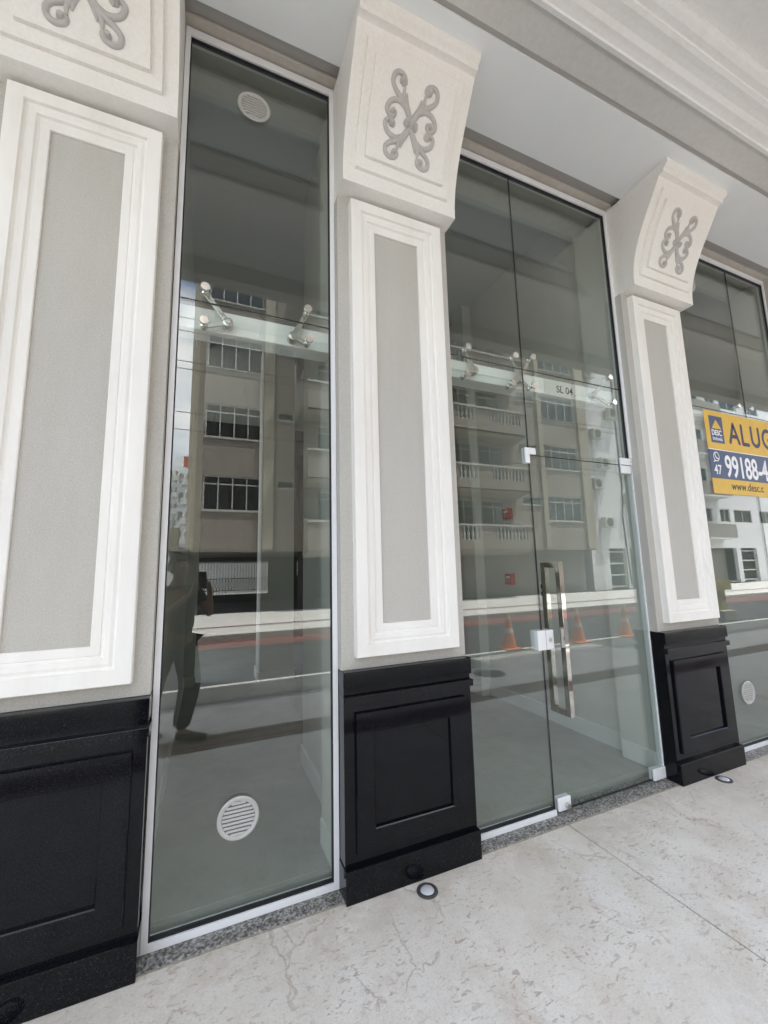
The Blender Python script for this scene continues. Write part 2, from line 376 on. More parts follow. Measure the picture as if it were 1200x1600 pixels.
# tactile guide strip, ribbed
tac = MB()
tac.box(-14, 24, -2.205, -1.885, -.018, -.001)
MBt = tac.build('tactile_strip', 'tact', None); tag(MBt, kind='structure')
ribs = MB()
x = -6.0
while x < 14:
    for k in range(4):
        y = -2.165+k*.078
        ribs.box(x+.01, x+.24, y, y+.042, -.001, .005)
    x += .25
ribs.build('tactile_rib', 'tact', MBt, kind='stuff')
kb = struct('kerb', 'curb', MB().box(PX0, 3.895, -3.16, -3.045, -.3, -.002).box(3.9, 6.5, -3.74, -3.625, -.3, -.002).box(6.505, PX1, -3.16, -3.045, -.3, -.002), bevel=.01)
road = struct('road', 'asphalt', MB().box(-80, 110, -7.55, -4.4, -.3, -.135))
struct('parking_bay', 'asphalt2', MB().box(-80, 110, -4.4, -3.05, -.3, -.131))
struct('lane_marking', 'paintw', MB().box(-80, 110, -4.50, -4.41, -.135, -.127))
struct('cycle_lane', 'lane', MB().box(-80, 110, -8.55, -7.55, -.3, -.131))
fw = struct('far_pavement', 'farwalk', MB().box(-80, 110, -14.1, -8.68, -.3, 0))
MB().box(-80, 110, -10.25, -10.08, 0, .004).build('red_stripe', 'lane', fw)
struct('far_kerb', 'curb', MB().box(-80, 110, -8.678, -8.56, -.3, .003))
struct('ground', 'conc', MB().box(-400, 500, -600, 60, -.6, -.31))
mh = MB().lathe([(.215, -.128), (.215, .003), (.19, .006)], (3.55, -2.80, 0), seg=36)
tag(mh.build('manhole_cover', 'iron', smooth=False), 'round dark iron manhole cover set in the pavement by the kerb', 'manhole cover')

# ---------------------------------------------------------------- granite sills
for a, b, t in ((-.182, .60, 'below the tall narrow window'), (1.288, 2.85, 'below the glass door'), (3.53, 5.09, 'below the window with the yellow sign')):
    o = MB().prism_x([(.06, -.02), (-.0945, -.02), (-.0945, .002), (-.088, .005), (.06, .0068)], a, b).build('granite_sill', 'ggrey', None)
    tag(o, 'grey speckled granite sill '+t, 'sill', 'granite sills under the glazing')

# ---------------------------------------------------------------- pillars
def corbel_y(z):
    P = [(3.465, -.185), (3.55, -.187), (3.63, -.200), (3.72, -.228), (3.80, -.262), (3.88, -.303), (3.95, -.343), (4.02, -.385), (4.08, -.42), (4.13, -.447)]
    if z <= P[0][0]: return P[0][1]
    for (a, ya), (b, yb) in zip(P[:-1], P[1:]):
        if z <= b: return ya+(yb-ya)*(z-a)/(b-a)
    return P[-1][1]
def curved_slab(x0, x1, z0, z1, d0, d1, n=16):   # slab hugging the corbel face between offsets d0 (inside) and d1 (proud)
    mb = MB(); i = 0
    for k in range(n+1):
        z = z0+(z1-z0)*k/n
        s_ = (corbel_y(z+.01)-corbel_y(z-.01))/.02; ln = math.hypot(1, s_); ny, nz_ = -1/ln, s_/ln
        y = corbel_y(z)
        mb.v += [(x0, y+ny*d0, z+nz_*d0), (x1, y+ny*d0, z+nz_*d0), (x1, y+ny*d1, z+nz_*d1), (x0, y+ny*d1, z+nz_*d1)]
    for k in range(n):
        a = 4*k
        for j in range(4): mb.f.append((a+j, a+(j+1) % 4, a+4+(j+1) % 4, a+4+j))
    mb.f += [(0, 1, 2, 3), (4*n+3, 4*n+2, 4*n+1, 4*n)]
    return mb
def spline(pts, n=6):
    out = []
    P = [pts[0]]+list(pts)+[pts[-1]]
    for i in range(1, len(P)-2):
        for k in range(n):
            t = k/n; q = []
            for c in range(len(P[0])):
                a, b, d, e = P[i-1][c], P[i][c], P[i+1][c], P[i+2][c]
                q.append(.5*((2*b)+(-a+d)*t+(2*a-5*b+4*d-e)*t*t+(-a+3*b-3*d+e)*t**3))
            out.append(q)
    out.append(list(pts[-1])); return out
# ornament strokes in one quarter: (u, v, radius), u outward, v upward, unit = half height .205
ARM = [(.00, .02, .060), (.08, .18, .070), (.21, .37, .078), (.40, .50, .066), (.58, .62, .056), (.69, .76, .054), (.665, .92, .055), (.53, .99, .056), (.385, .94, .058), (.34, .84, .060), (.43, .795, .055)]
LEAF1 = [(.18, .34, .058), (.30, .52, .054), (.325, .64, .042), (.325, .76, .024)]
LEAF2 = [(.11, .26, .052), (.19, .44, .046), (.215, .54, .032), (.23, .64, .018)]
CSC = [(.20, .33, .056), (.40, .43, .060), (.60, .40, .058), (.73, .29, .056), (.765, .15, .054), (.68, .055, .052), (.57, .05, .054), (.52, .13, .056), (.57, .19, .050)]
def ornament(cx, parent, zc=3.820, H=.188):
    mb = MB()
    def put(u, v, lift=0):
        z = zc+v*H*.93
        s_ = (corbel_y(z+.01)-corbel_y(z-.01))/.02; ln = math.hypot(1, s_); ny, nz_ = -1/ln, s_/ln
        return Vector((cx+u*H, corbel_y(z)+ny*(.042+lift), z+nz_*(.042+lift)))
    nn = Vector((0, -.87, -.5))
    for su in (-1, 1):
        for sv in (-1, 1):
            for st in (ARM, LEAF1, LEAF2, CSC):
                sp = spline(st, 5)
                mb.tube([put(su*p[0], sv*p[1]) for p in sp], [max(p[2], .012)*H*1.2 for p in sp], 10, flat=(nn, .72))
            for (u, v, r_) in ((.43, .85, .080), (.585, .135, .075)):
                c = put(su*u, sv*v); mb2 = MB().lathe([(0.001, -.022), (r_*H*.7, -.018), (r_*H, -.004), (r_*H, .008)], (0, 0, 0), 'y', 12)
                i = len(mb.v); mb.v += [tuple(Vector(q)+c) for q in mb2.v]; mb.f += [tuple(i+a for a in f) for f in mb2.f]
    for (u, v, r_) in ((-.12, .02, .105), (.12, -.02, .105), (0, 0, .10)):
        c = put(u, v); mb2 = MB().lathe([(0.001, -.026), (r_*H*.6, -.023), (r_*H, -.006), (r_*H, .008)], (0, 0, 0), 'y', 14)
        i = len(mb.v); mb.v += [tuple(Vector(q)+c) for q in mb2.v]; mb.f += [tuple(i+a for a in f) for f in mb2.f]
    return mb.build('scroll_ornament', 'orn', parent, smooth=True)

def make_pillar(x0, label):
    x1 = x0+.69
    t = thing('pillar', label, 'pillar', ((x0+x1)/2, -.06, 0), 'pillars along the shopfront')
    # plinth of black granite
    pl = MB().box(x0, x1, -.100, .028, .131, .945).build('plinth', 'gblack', t, bevel=.0015)
    MB().box(x0-.004, x1+.004, -.125, .02, 0, .131).build('plinth_base', 'gblack', pl, bevel=.003)
    MB().box(x0-.001, x1+.003, -.115, .015, .872, .951).build('plinth_cap', 'gblack', pl, bevel=.002)
    MB().box(x0-.001, x1+.007, -.121, .013, .812, .845).build('plinth_moulding', 'gblack', pl, bevel=.002)
    MB().ring(x0+.052, x1-.045, .177, .768, [(0, -.1), (0, -.110), (.004, -.116), (.088, -.116), (.092, -.112), (.092, -.092)]).build('plinth_frame', 'gblack', pl)
    # shaft and moulding
    MB().box(x0, x1, -.07, .028, .951, 4.6).build('shaft', 'stucco', t, bevel=.003)
    MB().box(x0, x1, .0285, .30, 0, 4.6).build('inner_jamb', 'intw', t)
    MB().box(x0-.012, x1+.012, .032, .285, .031, .15).build('jamb_skirting', 'skirt', t)
    fr = MB().ring(x0+.065, x1-.062, 1.010, 3.440, [(0, -.07), (0, -.114), (.003, -.117), (.058, -.117), (.061, -.104), (.068, -.1005), (.074, -.102), (.080, -.104), (.098, -.101), (.103, -.091), (.110, -.0885), (.114, -.091), (.143, -.089), (.146, -.086), (.146, -.076)])
    fr.build('moulding_frame', 'white', t, smooth=False)
    MB().box(x0+.205, x1-.202, -.0765, -.0705, 1.15, 3.30).build('inset_panel', 'stucco', t)
    # corbel
    zs = [3.465+(4.12-3.465)*k/18 for k in range(19)]
    prof = [(corbel_y(z), z) for z in zs]+[(-.447, 4.122), (-.474, 4.124), (-.476, 4.140), (-.482, 4.150), (-.500, 4.160), (-.508, 4.172), (-.508, 4.199), (.02, 4.199), (.02, 3.465)]
    cb = MB().prism_x(prof, x0-.001, x1+.001).build('corbel', 'whitet', t, smooth=True)
    curved_slab(x0+.062, x1-.062, 3.548, 4.072, -.004, .020).build('raised_panel', 'whitet', cb, bevel=.0015)
    curved_slab(x0+.108, x1-.108, 3.608, 4.022, .018, .040).build('raised_panel', 'whitet', cb, bevel=.0015)
    ornament((x0+x1)/2, cb)
    return t
make_pillar(-.875, 'leftmost pillar, cream corbel cut by the photo top and black granite plinth')
make_pillar(.600, 'middle pillar with scroll corbel, between the narrow window and the glass door')
make_pillar(2.847, 'right pillar with scroll corbel, between the glass door and the yellow sign')

# ---------------------------------------------------------------- shop facade and canopy
fac = thing('shop_facade', 'beige rendered lintel wall over the shop glazing', 'wall', (0, .1, 0))
for a, b in ((-5.2, -.876), (-.184, .599), (1.291, 2.846), (3.538, 9)):
    MB().prism_x([(-.069, 4.226), (-.069, 4.60), (.30, 4.60), (.30, 4.24), (-.066, 4.222)], a, b).build('lintel', 'stucco2', fac)
MB().box(5.09, 9, -.07, .30, 0, 4.226).build('wall_panel', 'stucco', fac)  # plain wall out of view, put in for the light
MB().box(-5.2, -2.45, -.07, .30, 0, 4.226).build('wall_panel', 'stucco', fac)
MB().box(-14, -5.2, -.07, .30, 0, 4.6).build('wall_panel', 'stucco', fac)
MB().box(9, 24, -.07, .30, 0, 4.6).build('wall_panel', 'stucco', fac)
MB().box(-14, 24, -.069, .30, 4.601, 21).build('unseen_upper_wall', 'stucco2', fac)  # out of view; height set so its shadow covers the near street
can = thing('canopy', 'pale coffered canopy ceiling with stepped mouldings over the pavement', 'canopy', (0, -1, 4.2))
MB().box(-14, 24, -.585, -.152, 4.200, 4.214).build('soffit_panel', 'gyps', can)
MB().box(-14, 24, -.158, -.150, 4.2145, 4.225).build('soffit_trim', 'gyps', can)
MB().box(-14, 24, -.613, -.5855, 4.2155, 4.268).build('shadow_gap', 'gap', can)
MB().box(-14, 24, -.149, -.07, 4.242, 4.268).build('shadow_gap', 'gap', can)
MB().box(-14, 24, -.62, -.07, 4.27, 4.30).build('ceiling_backing', 'gap', can)
MB().box(-14, 24, -.777, -.614, 4.203, 4.269).build('soffit_beam', 'beamp', can)
# stepped cornice rising towards the street
prof = [(-.779, 4.192), (-.800, 4.190), (-.806, 4.199), (-.83, 4.205), (-.85, 4.208), (-.875, 4.222), (-.905, 4.227), (-.935, 4.229), (-.955, 4.236), (-.959, 4.246), (-.972, 4.247), (-.990, 4.250), (-1.015, 4.262), (-1.03, 4.274), (-1.03, 4.298), (-.779, 4.298)]
MB().prism_x(prof, -14, 24).build('cornice_moulding', 'cream', can, smooth=False)
MB().box(-14, 24, -1.72, -.70, 4.30, 4.33).build('ceiling_panel', 'cream', can)
MB().box(-14, 24, -1.88, -1.72, 4.09, 4.62).build('outer_beam', 'beamp', can, bevel=.004)
MB().prism_x([(-1.719, 4.298), (-1.60, 4.298), (-1.64, 4.27), (-1.719, 4.25)], -14, 24).build('cornice_moulding', 'cream', can)
MB().box(-14, 24, -1.88, -.0695, 4.621, 4.70).build('canopy_light_block', 'beamp', can)  # unseen roof slab added to block light from above

# ---------------------------------------------------------------- glazing
def frame(t, x0, x1, z0, z1, door=False, bottom=(None, None)):
    f = MB(); w_ = .024
    f.box(x0, x0+w_, -.022, .03, z0, z1)
    f.box(x1-w_, x1, -.022, .03, z0 if not door else 2.18, z1)
    if door: f.box(x1-.007, x1, -.012, .03, z0, 2.18)
    f.box(x0+w_, x1-w_, -.0215, .03, z1-.045, z1)
    bx0, bx1 = bottom if bottom[0] is not None else (x0+w_, x1-w_)
    f.box(bx0, bx1, -.0215, .03, z0, z0+.028)
    f.build('frame', 'alu', t, bevel=.0012)
    g = MB(); k = .0042
    g.box(x0+w_, x0+w_+k, -.012, .012, z0+.028, z1-.045)
    g.box(x1-w_-k, x1-w_, -.012, .012, z0+.028 if not door else 2.18, z1-.045)
    g.box(x0+w_+k, x1-w_-k, -.0115, .0115, z1-.045-k*1.6, z1-.045)
    g.box(max(bx0, x0+w_+k), min(bx1, x1-w_-k), -.0115, .0115, z0+.028, z0+.028+k*1.5)
    g.build('gasket', 'rubber', t)
def pane(t, x0, x1, z0, z1): return MB().box(x0, x1, -.005, .005, z0, z1).build('pane', 'glass', t)
def seal_v(t, x, z0, z1): MB().box(x-.0016, x+.0016, -.0052, .0052, z0, z1).build('joint_seal', 'rubber', t)
def seal_h(t, x0, x1, z): MB().box(x0, x1, -.0053, .0053, z-.0016, z+.0016).build('joint_seal', 'rubber', t)
def vent(t, x, z, r=.085):
    v = MB()
    seg = 40
    pr = [(r-.020, -.006), (r-.018, -.013), (r-.006, -.016), (r, -.011), (r, -.006)]
    i = 0
    for rr, h in pr:
        for j in range(seg):
            a = 2*math.pi*j/seg; v.v.append((x+rr*math.cos(a), h, z+rr*math.sin(a)))
    for k in range(len(pr)-1):
        for j in range(seg): v.f.append((k*seg+j, k*seg+(j+1) % seg, (k+1)*seg+(j+1) % seg, (k+1)*seg+j))
    o = v.build('vent_grille', 'slat', t, smooth=True)
    s = MB(); n = 9; ri = r-.018
    for k in range(n):
        zz = z-ri+2*ri*(k+.5)/n; hw = math.sqrt(max(ri*ri-(zz-z)**2, 0))-.002
        s.box(x-hw, x+hw, -.013, -.009, zz-.0048, zz+.0048)
    s.build('vent_slats', 'slat', o, kind='stuff')
def spider(t, hub, bolts):
    h = Vector((hub[0], .042, hub[1]))
    o = MB().lathe([(.001, -.018), (.012, -.018), (.013, -.012), (.024, -.010), (.026, .0), (.026, .035)], tuple(h), 'y', 20).build('spider_fitting', 'brushed', t, smooth=True)
    for bx_, bz in bolts:
        b = Vector((bx_, .040, bz)); d = (b-h).normalized()
        nrm = Vector((0, 1, 0)); side = d.cross(nrm).normalized()
        MB().obox((h+b)/2, d*((b-h).length/2-.012), side*.013, nrm*.006).build('fitting_arm', 'brushed', o, bevel=.003)
        MB().lathe([(.001, -.016), (.020, -.016), (.0225, -.012), (.0225, -.0055)], (bx_, 0, bz), 'y', 20).lathe([(.009, .0055), (.009, .030), (.016, .031), (.017, .044), (.017, .052), (.012, .056), (.001, .056)], (bx_, 0, bz), 'y', 16).build('bolt', 'chrome', o, smooth=True)
ZB, ZT, ZJ = .035, 4.171, 2.712
w1 = thing('shop_window', 'tall narrow fixed window with two round vents, left of the middle pillar', 'window', (.21, 0, 0))
frame(w1, -.181, .598, .007, 4.214)
pane(w1, -.153, .570, ZB, ZJ-.003); pane(w1, -.153, .570, ZJ+.003, ZT); seal_h(w1, -.15, .57, ZJ)
vent(w1, .16, .395); vent(w1, .16, 3.90)
spider(w1, (.062, 2.655), ((-.045, 2.790), (-.045, 2.615)))
spider(w1, (.385, 2.650), ((.455, 2.795), (.460, 2.625)))

w2 = thing('glass_door_front', 'frameless glass shopfront panels around the door, SL 04 seen behind', 'window', (2.07, 0, 0))
frame(w2, 1.291, 2.846, .007, 4.214, door=True, bottom=(1.315, 1.887))
DX = 1.889; DT = 2.125
pane(w2, 1.318, DX-.003, ZB, ZJ-.003); pane(w2, 1.318, DX-.003, ZJ+.003, ZT); pane(w2, DX+.003, 2.818, DT+.004, ZJ-.003); pane(w2, DX+.003, 2.818, ZJ+.003, ZT)
seal_h(w2, 1.32, 2.818, ZJ); seal_v(w2, DX, ZJ+.003, ZT); seal_v(w2, DX, DT, ZJ-.003)
# dark glass edges beside and over the door leaf
MB().box(DX-.003, DX-.0005, -.005, .005, ZB, DT).build('pane_edge', 'rubber', w2)
MB().box(DX+.003, 2.818, -.0051, .0051, DT+.0025, DT+.0042).build('pane_edge', 'rubber', w2)
spider(w2, (1.54, 2.665), ((1.462, 2.785), (1.445, 2.605)))
spider(w2, (1.905, 2.670), ((1.838, 2.800), (1.985, 2.815), (1.800, 2.600), (1.975, 2.610)))
spider(w2, (2.60, 2.660), ((2.72, 2.795), (2.735, 2.600)))

dr = thing('glass_door', 'clear glass door leaf with long square steel pull handle and white patch locks', 'door', (2.36, 0, 0))
MB().box(DX+.002, 2.836, -.005, .005, .018, DT-.001).build('door_pane', 'glass', dr)
MB().box(DX+.0005, DX+.002, -.005, .005, .018, DT-.001).box(DX+.002, 2.822, -.005, .005, .0155, .018).build('pane_edge', 'rubber', dr)
hx0, hx1 = 1.985, 2.018
h = MB()
hz0, hz1 = .535, 1.44
h.box(hx0, hx1, -.085, -.050, hz0, hz1); h.box(hx0, hx1, .035, .070, hz0, hz1)
h.box(hx0, hx1, -.050, .035, hz1-.035, hz1); h.box(hx0, hx1, -.050, .035, hz0, hz0+.035)
h.build('pull_handle', 'mirror', dr, bevel=.0015)
lk = MB().box(1.832, 1.955, -.030, .034, .918, 1.032).build('lock', 'alu', dr, bevel=.003)
MB().lathe([(.001, -.036), (.011, -.036), (.012, -.030)], (1.925, 0, .975), 'y', 16).build('keyhole', 'brushed', lk, smooth=True)
MB().box(1.893, 1.8945, -.0306, -.030, .918, 1.032).build('lock_split', 'rubber', lk)
def patch(poly, name='patch_fitting'):
    p = MB()
    n = len(poly)
    for y0, y1 in ((-.020, -.0055), (.0055, .020)):
        i = len(p.v); p.v += [(x, y0, z) for x, z in poly]+[(x, y1, z) for x, z in poly]
        p.f += [(i+k, i+(k+1) % n, i+n+(k+1) % n, i+n+k) for k in range(n)]+[tuple(range(i, i+n)), tuple(range(i+2*n-1, i+n-1, -1))]
    return p.build(name, 'alu', dr, bevel=.004)
patch([(1.848, 2.068), (1.884, 2.068), (1.884, 2.128), (1.936, 2.128), (1.936, 2.172), (1.848, 2.172)])
hg = patch([(2.722, 2.063), (2.822, 2.063), (2.822, 2.131), (2.845, 2.131), (2.845, 2.178), (2.722, 2.178)])
MB().box(2.722, 2.822, -.0205, -.0198, 2.121, 2.126).build('fitting_split', 'rubber', hg)
MB().lathe([(.001, -.022), (.006, -.022), (.007, -.019)], (2.83, 0, 2.152), 'y', 12).build('screw', 'brushed', hg)
patch([(1.905, .018), (2.000, .018), (2.000, .088), (1.905, .088)])
patch([(2.728, .012), (2.845, .012), (2.845, .082), (2.728, .082)])
MB().lathe([(.001, -.04), (.014, -.04), (.016, -.02)], (1.965, 0, .045), 'y', 14).build('floor_bolt', 'brushed', dr, smooth=True)

w3 = thing('shop_window', 'wide window carrying the yellow rental sign, right of the last pillar', 'window', (4.3, 0, 0))
frame(w3, 3.539, 5.09, .007, 4.214)
pane(w3, 3.566, 4.463, ZB, ZJ-.003); pane(w3, 4.469, 5.062, ZB, ZJ-.003); pane(w3, 3.566, 4.463, ZJ+.003, ZT); pane(w3, 4.469, 5.062, ZJ+.003, ZT)
seal_v(w3, 4.466, ZB, ZT); seal_h(w3, 3.57, 5.06, ZJ)
vent(w3, 3.90, .405); vent(w3, 3.86, 3.87)
for xx in (4.36, 4.56):
    spider(w3, (xx, 2.69), ((xx, 2.80),))
w0 = thing('shop_window', 'window beyond the leftmost pillar at the photo left edge', 'window', (-1.66, 0, 0))
frame(w0, -2.449, -.876, .007, 4.214); pane(w0, -2.42, -.903, ZB, ZT)

# support beam and its plate
for a, b, lab in ((-.19, .70, 'white steel box beam across the tall narrow window'), (1.20, 2.92, 'white steel box beam across the door opening, with the SL 04 plate'), (3.50, 5.3, 'white steel box beam behind the yellow sign')):
    o = MB().box(a, b, .078, .190, 2.615, 2.732).build('support_beam', 'steelw', None, bevel=.004)
    tag(o, lab, 'beam', 'steel beams behind the glass')
    if a == 1.20: beam2 = o
pt = MB().box(2.15, 2.45, .0752, .0778, 2.620, 2.727).build('name_plate', 'plast', beam2)
text_mesh('plate_lettering', 'SL 04', .075, 'blk', beam2, (2.262, .0749, 2.642), xs=.95, off=.0006)
sf = MB()
for xx, zz in ((2.335, 2.6555), (2.335, 2.708), (2.462, 2.6555)):
    sf.box(xx-.029, xx-.010, .0745, .0751, zz-.0142, zz-.0118)
sf.build('plate_serif', 'blk', beam2)

# rental sign on the glass
sg = thing('rental_sign', 'yellow and navy rental sign reading ALUG and 99188, stuck on the right window', 'sign', (4.5, -.006, 2.3))
SX0, SX1 = 3.815, 5.02
def flat(x0, x1, z0, z1, m, name, y=-.0066, t_=.0006): return MB().box(x0, x1, y-t_, y, z0, z1).build(name, m, sg)
flat(SX0, SX1, 2.356, 2.695, 'sy', 'yellow_panel', -.006, .0012); flat(SX0, SX1, 2.105, 2.3555, 'sn', 'navy_panel', -.006, .0012); flat(SX0, SX1, 1.975, 2.1045, 'sy', 'yellow_panel', -.006, .0012)
flat(SX0, SX1, 2.3505, 2.357, 'sw', 'divider_line', -.0072, .0004).location.z = 0
flat(3.876, 4.064, 2.415, 2.652, 'sn', 'logo_panel', -.0072)
MB().poly([(3.902, -.0083, 2.540), (4.038, -.0083, 2.540), (3.972, -.0083, 2.622)]).build('logo_triangle', 'sy', sg)
text_mesh('logo_lettering', 'DESC', .066, 'sw', sg, (3.893, -.0079, 2.482), xs=.90, off=.0016)
text_mesh('logo_lettering', 'Imóveis', .05, 'sw', sg, (3.899, -.0079, 2.436), xs=.88, off=.0003)
def strokes(lines, wd, m, name, ox, oz, h, y=-.0078):
    mb = MB()
    for ln in lines:
        for (a, b) in zip(ln[:-1], ln[1:]):
            A = Vector((a[0]*h, 0, a[1]*h)); B = Vector((b[0]*h, 0, b[1]*h)); d = (B-A).normalized(); s_ = Vector((-d.z, 0, d.x))*wd/2
            mb.poly([Vector((ox, y, oz))+q for q in (A+s_, B+s_, B-s_, A-s_)])
        for k, a in enumerate(ln):
            yy = y-.00005-.00001*k
            mb.poly([(ox+a[0]*h+wd/2*math.cos(t), yy, oz+a[1]*h+wd/2*math.sin(t)) for t in [j*math.pi/7 for j in range(14)]])
    return mb.build(name, m, sg)
arc = lambda cx, cz, rx, rz, a0, a1, n=12: [(cx+rx*math.cos(R(a0+(a1-a0)*k/n)), cz+rz*math.sin(R(a0+(a1-a0)*k/n))) for k in range(n+1)]
HH = .168; zb = 2.440
strokes([[(0, 0), (.40, 1), (.80, 0)], [(.14, .33), (.66, .33)]], .034, 'stx', 'letter', 4.150, zb, HH)
strokes([[(0, 1), (0, 0), (.52, 0)]], .034, 'stx', 'letter', 4.340, zb, HH)
strokes([[(0, 1), (0, .34)]+arc(.34, .34, .34, .34, 180, 360)+[(.68, 1)]], .034, 'stx', 'letter', 4.490, zb, HH)
strokes([arc(.48, .5, .46, .5, 40, 330)+[(.90, .45), (.55, .45)]], .034, 'stx', 'letter', 4.665, zb, HH)
strokes([[(0, 0), (.40, 1), (.80, 0)], [(.14, .33), (.66, .33)]], .034, 'stx', 'letter', 4.870, zb, HH)
text_mesh('phone_number', '99188-4', .262, 'sw', sg, (4.022, -.0076, 2.130), xs=.745, off=.005)
text_mesh('area_code', '47', .115, 'sw', sg, (3.862, -.0076, 2.141), xs=.90, off=.0016)
strokes([arc(0, 0, .038, .038, -110, 235, 22)+[(-.044, -.045), (-.013, -.036)]], .008, 'sw', 'chat_icon', 3.915, 2.292, 1.0, -.0077)
strokes([arc(.016, .016, .032, .032, 170, 280, 8)], .011, 'sw', 'chat_icon', 3.915, 2.292, 1.0, -.00775)
text_mesh('web_address', 'www.desc.c', .098, 'blk', sg, (4.075, -.0076, 2.017), xs=1.0, off=.0006, space=1.02)

# ---------------------------------------------------------------- recessed uplights
def uplight(x, y, label):
    t = thing('recessed_uplight', label, 'floor light', (x, y, 0), 'round uplights in the pavement')
    MB().lathe([(.030, .0005), (.032, .006), (.043, .007), (.047, .0045), (.048, .0005)], (x, y, 0), seg=28).build('rim', 'iron', t, smooth=True)
    MB().lathe([(.031, .001), (.031, .0045), (.026, .010), (.016, .014), (.001, .0155)], (x, y, 0), seg=24).build('lens', 'lens', t, smooth=True)
    return t
uplight(.950, -.19, 'round recessed floor light in front of the middle pillar')
uplight(3.170, -.18, 'round recessed floor light in front of the right pillar')
uplight(-.56, -.19, 'round recessed floor light in front of the leftmost pillar, just below the photo')

# ---------------------------------------------------------------- shop interior
FZ = .030; IC = 4.64
struct('interior_floor', 'intf', MB().box(-3, 9, .07, 9, -.2, FZ-.004))
fl = bpy.data.objects['interior_floor']
for i in range(8):
    for j in range(6):
        x0 = -.9+i*.9; y0 = .1+j*.9
        MB().box(x0+.001, x0+.899, y0+.001, y0+.899, FZ-.004, FZ).build('floor_tile', 'intf', fl)
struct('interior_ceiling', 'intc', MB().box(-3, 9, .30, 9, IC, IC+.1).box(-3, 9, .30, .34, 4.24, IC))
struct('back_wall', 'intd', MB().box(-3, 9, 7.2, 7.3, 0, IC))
lw = struct('left_wall', 'intw', MB().box(-.60, -.215, .30, 3.9, 0, IC).box(-.60, -.09, 3.9, 4.1, 0, IC))
MB().box(-.2148, -.2, .30, 3.899, FZ, .15).box(-.215, -.075, 3.885, 3.8995, FZ, .15).build('skirting', 'skirt', lw)
pr_ = struct('partition_wall', 'intw', MB().box(.70, 1.20, .301, 1.24, 0, IC))
MB().box(.685, .6995, .301, 1.255, FZ, .15).box(.70, 1.2, 1.2405, 1.255, FZ, .15).box(1.2005, 1.215, .301, 1.255, FZ, .15).build('skirting', 'skirt', pr_)
rw = struct('right_wall', 'intw', MB().box(2.93, 3.50, .301, 7.2, 0, IC).box(2.81, 2.93, 1.93, 2.16, 0, IC))
MB().box(2.915, 2.9298, .301, 1.92, FZ, .15).build('skirting', 'skirt', rw)
struct('dividing_wall', 'intw', MB().box(5.35, 5.5, .30, 5.5, 0, IC))
cl = thing('interior_column', 'square white interior column behind the tall narrow window', 'column', (.88, 3.9, 0))
MB().box(.67, 1.10, 3.69, 4.12, 0, IC).build('shaft', 'intw', cl); MB().box(.652, 1.118, 3.672, 4.138, FZ, .16).build('skirting', 'skirt', cl)
struct('ceiling_beam', 'intc', MB().box(-3, 2.93, 2.6, 2.95, 4.25, IC).box(1.2, 1.5, .35, 7.1, 4.32, IC-.001))
def alarm(x, y, z, lab):
    t = thing('fire_alarm_box', lab, 'alarm', (x, y, z))
    MB().box(x-.045, x, y-.055, y+.055, z-.055, z+.055).build('case', 'red', t, bevel=.006)
    MB().box(x-.048, x-.0452, y-.03, y+.03, z+.01, z+.03).build('label_strip', 'plast', t)
alarm(2.93, 1.45, 1.97, 'small red alarm box on the inner wall, upper of the two')
alarm(2.93, 1.48, 1.29, 'small red alarm box on the inner wall, lower of the two')
ot = thing('wall_outlet', 'white double wall outlet on the inner wall near the pull handle', 'outlet', (2.93, 1.04, 1.19))
MB().box(2.922, 2.9298, .99, 1.09, 1.12, 1.26).build('plate', 'plast', ot, bevel=.002)
for zz in (1.135, 1.205): MB().box(2.919, 2.9218, 1.015, 1.065, zz, zz+.04).build('socket', 'rubber', ot)
g1 = MB().box(2.2, 2.75, 3.0, 3.5, IC-.004, IC-.001).build('ceiling_hatch', 'intc', None); tag(g1, 'square panel in the shop ceiling above the glass door', 'ceiling panel')
# ---------------------------------------------------------------- across the street
def bX(x): return x*1.111
def bZ(z): return 1.418+(z-1.418)*1.111
FY = -14.0
apt = thing('apartment_building', 'beige apartment block with balconies and open ground floor, reflected in the shop glass', 'building', (9, -18, 0))
ZS = [2.27+2.745*k for k in range(6)]       # underside of each storey
BX0, BX1 = -.67, 19.2; TOPZ = ZS[5]+.4
wallm = MB()
def wall_row(xa, xb, holes):   # front wall strip with window holes per storey
    for k in range(5):
        z0 = ZS[k]; z1 = ZS[k+1]; hs = sorted(h for h in holes)
        x = xa
        for (a, b, c, d) in hs:
            wallm.box(x, a, FY-.2, FY, z0, z1); wallm.box(a, b, FY-.2, FY, z0, z0+c); wallm.box(a, b, FY-.2, FY, z0+d, z1); x = b
        wallm.box(x, xb, FY-.2, FY, z0, z1)
W1 = (-.18, 1.82, 1.42, 2.70); W2 = (16.02, 18.42, 1.42, 2.70); NW1 = (2.42, 3.08, 2.35, 2.68); NW2 = (14.45, 15.65, 2.20, 2.62)
wall_row(BX0, 1.9, [W1]); wall_row(1.9, 3.3, [NW1]); wall_row(14.2, 15.8, [NW2]); wall_row(15.8, BX1, [W2])
DOORS = [(4.0, 5.6), (7.6, 9.2), (10.3, 11.6), (11.95, 13.3)]
wall_row(3.3, 14.2, [(a, b, .12, 2.3) for a, b in DOORS])
wallm.build('wall', 'bwall', apt)
for xa, xb in ((BX0-.02, -.45), (1.9, 2.28), (15.72, 16.0), (18.6, 19.24)):
    MB().box(xa, xb, FY-.02, FY+.10, ZS[0]+.0, TOPZ).build('pilaster', 'bpil', apt)
MB().box(2.30, 2.40, FY, FY+.03, ZS[0], TOPZ).build('recess_shade_band', 'bgar', apt)  # raised strip, its darker colour stands in for a shaded recess
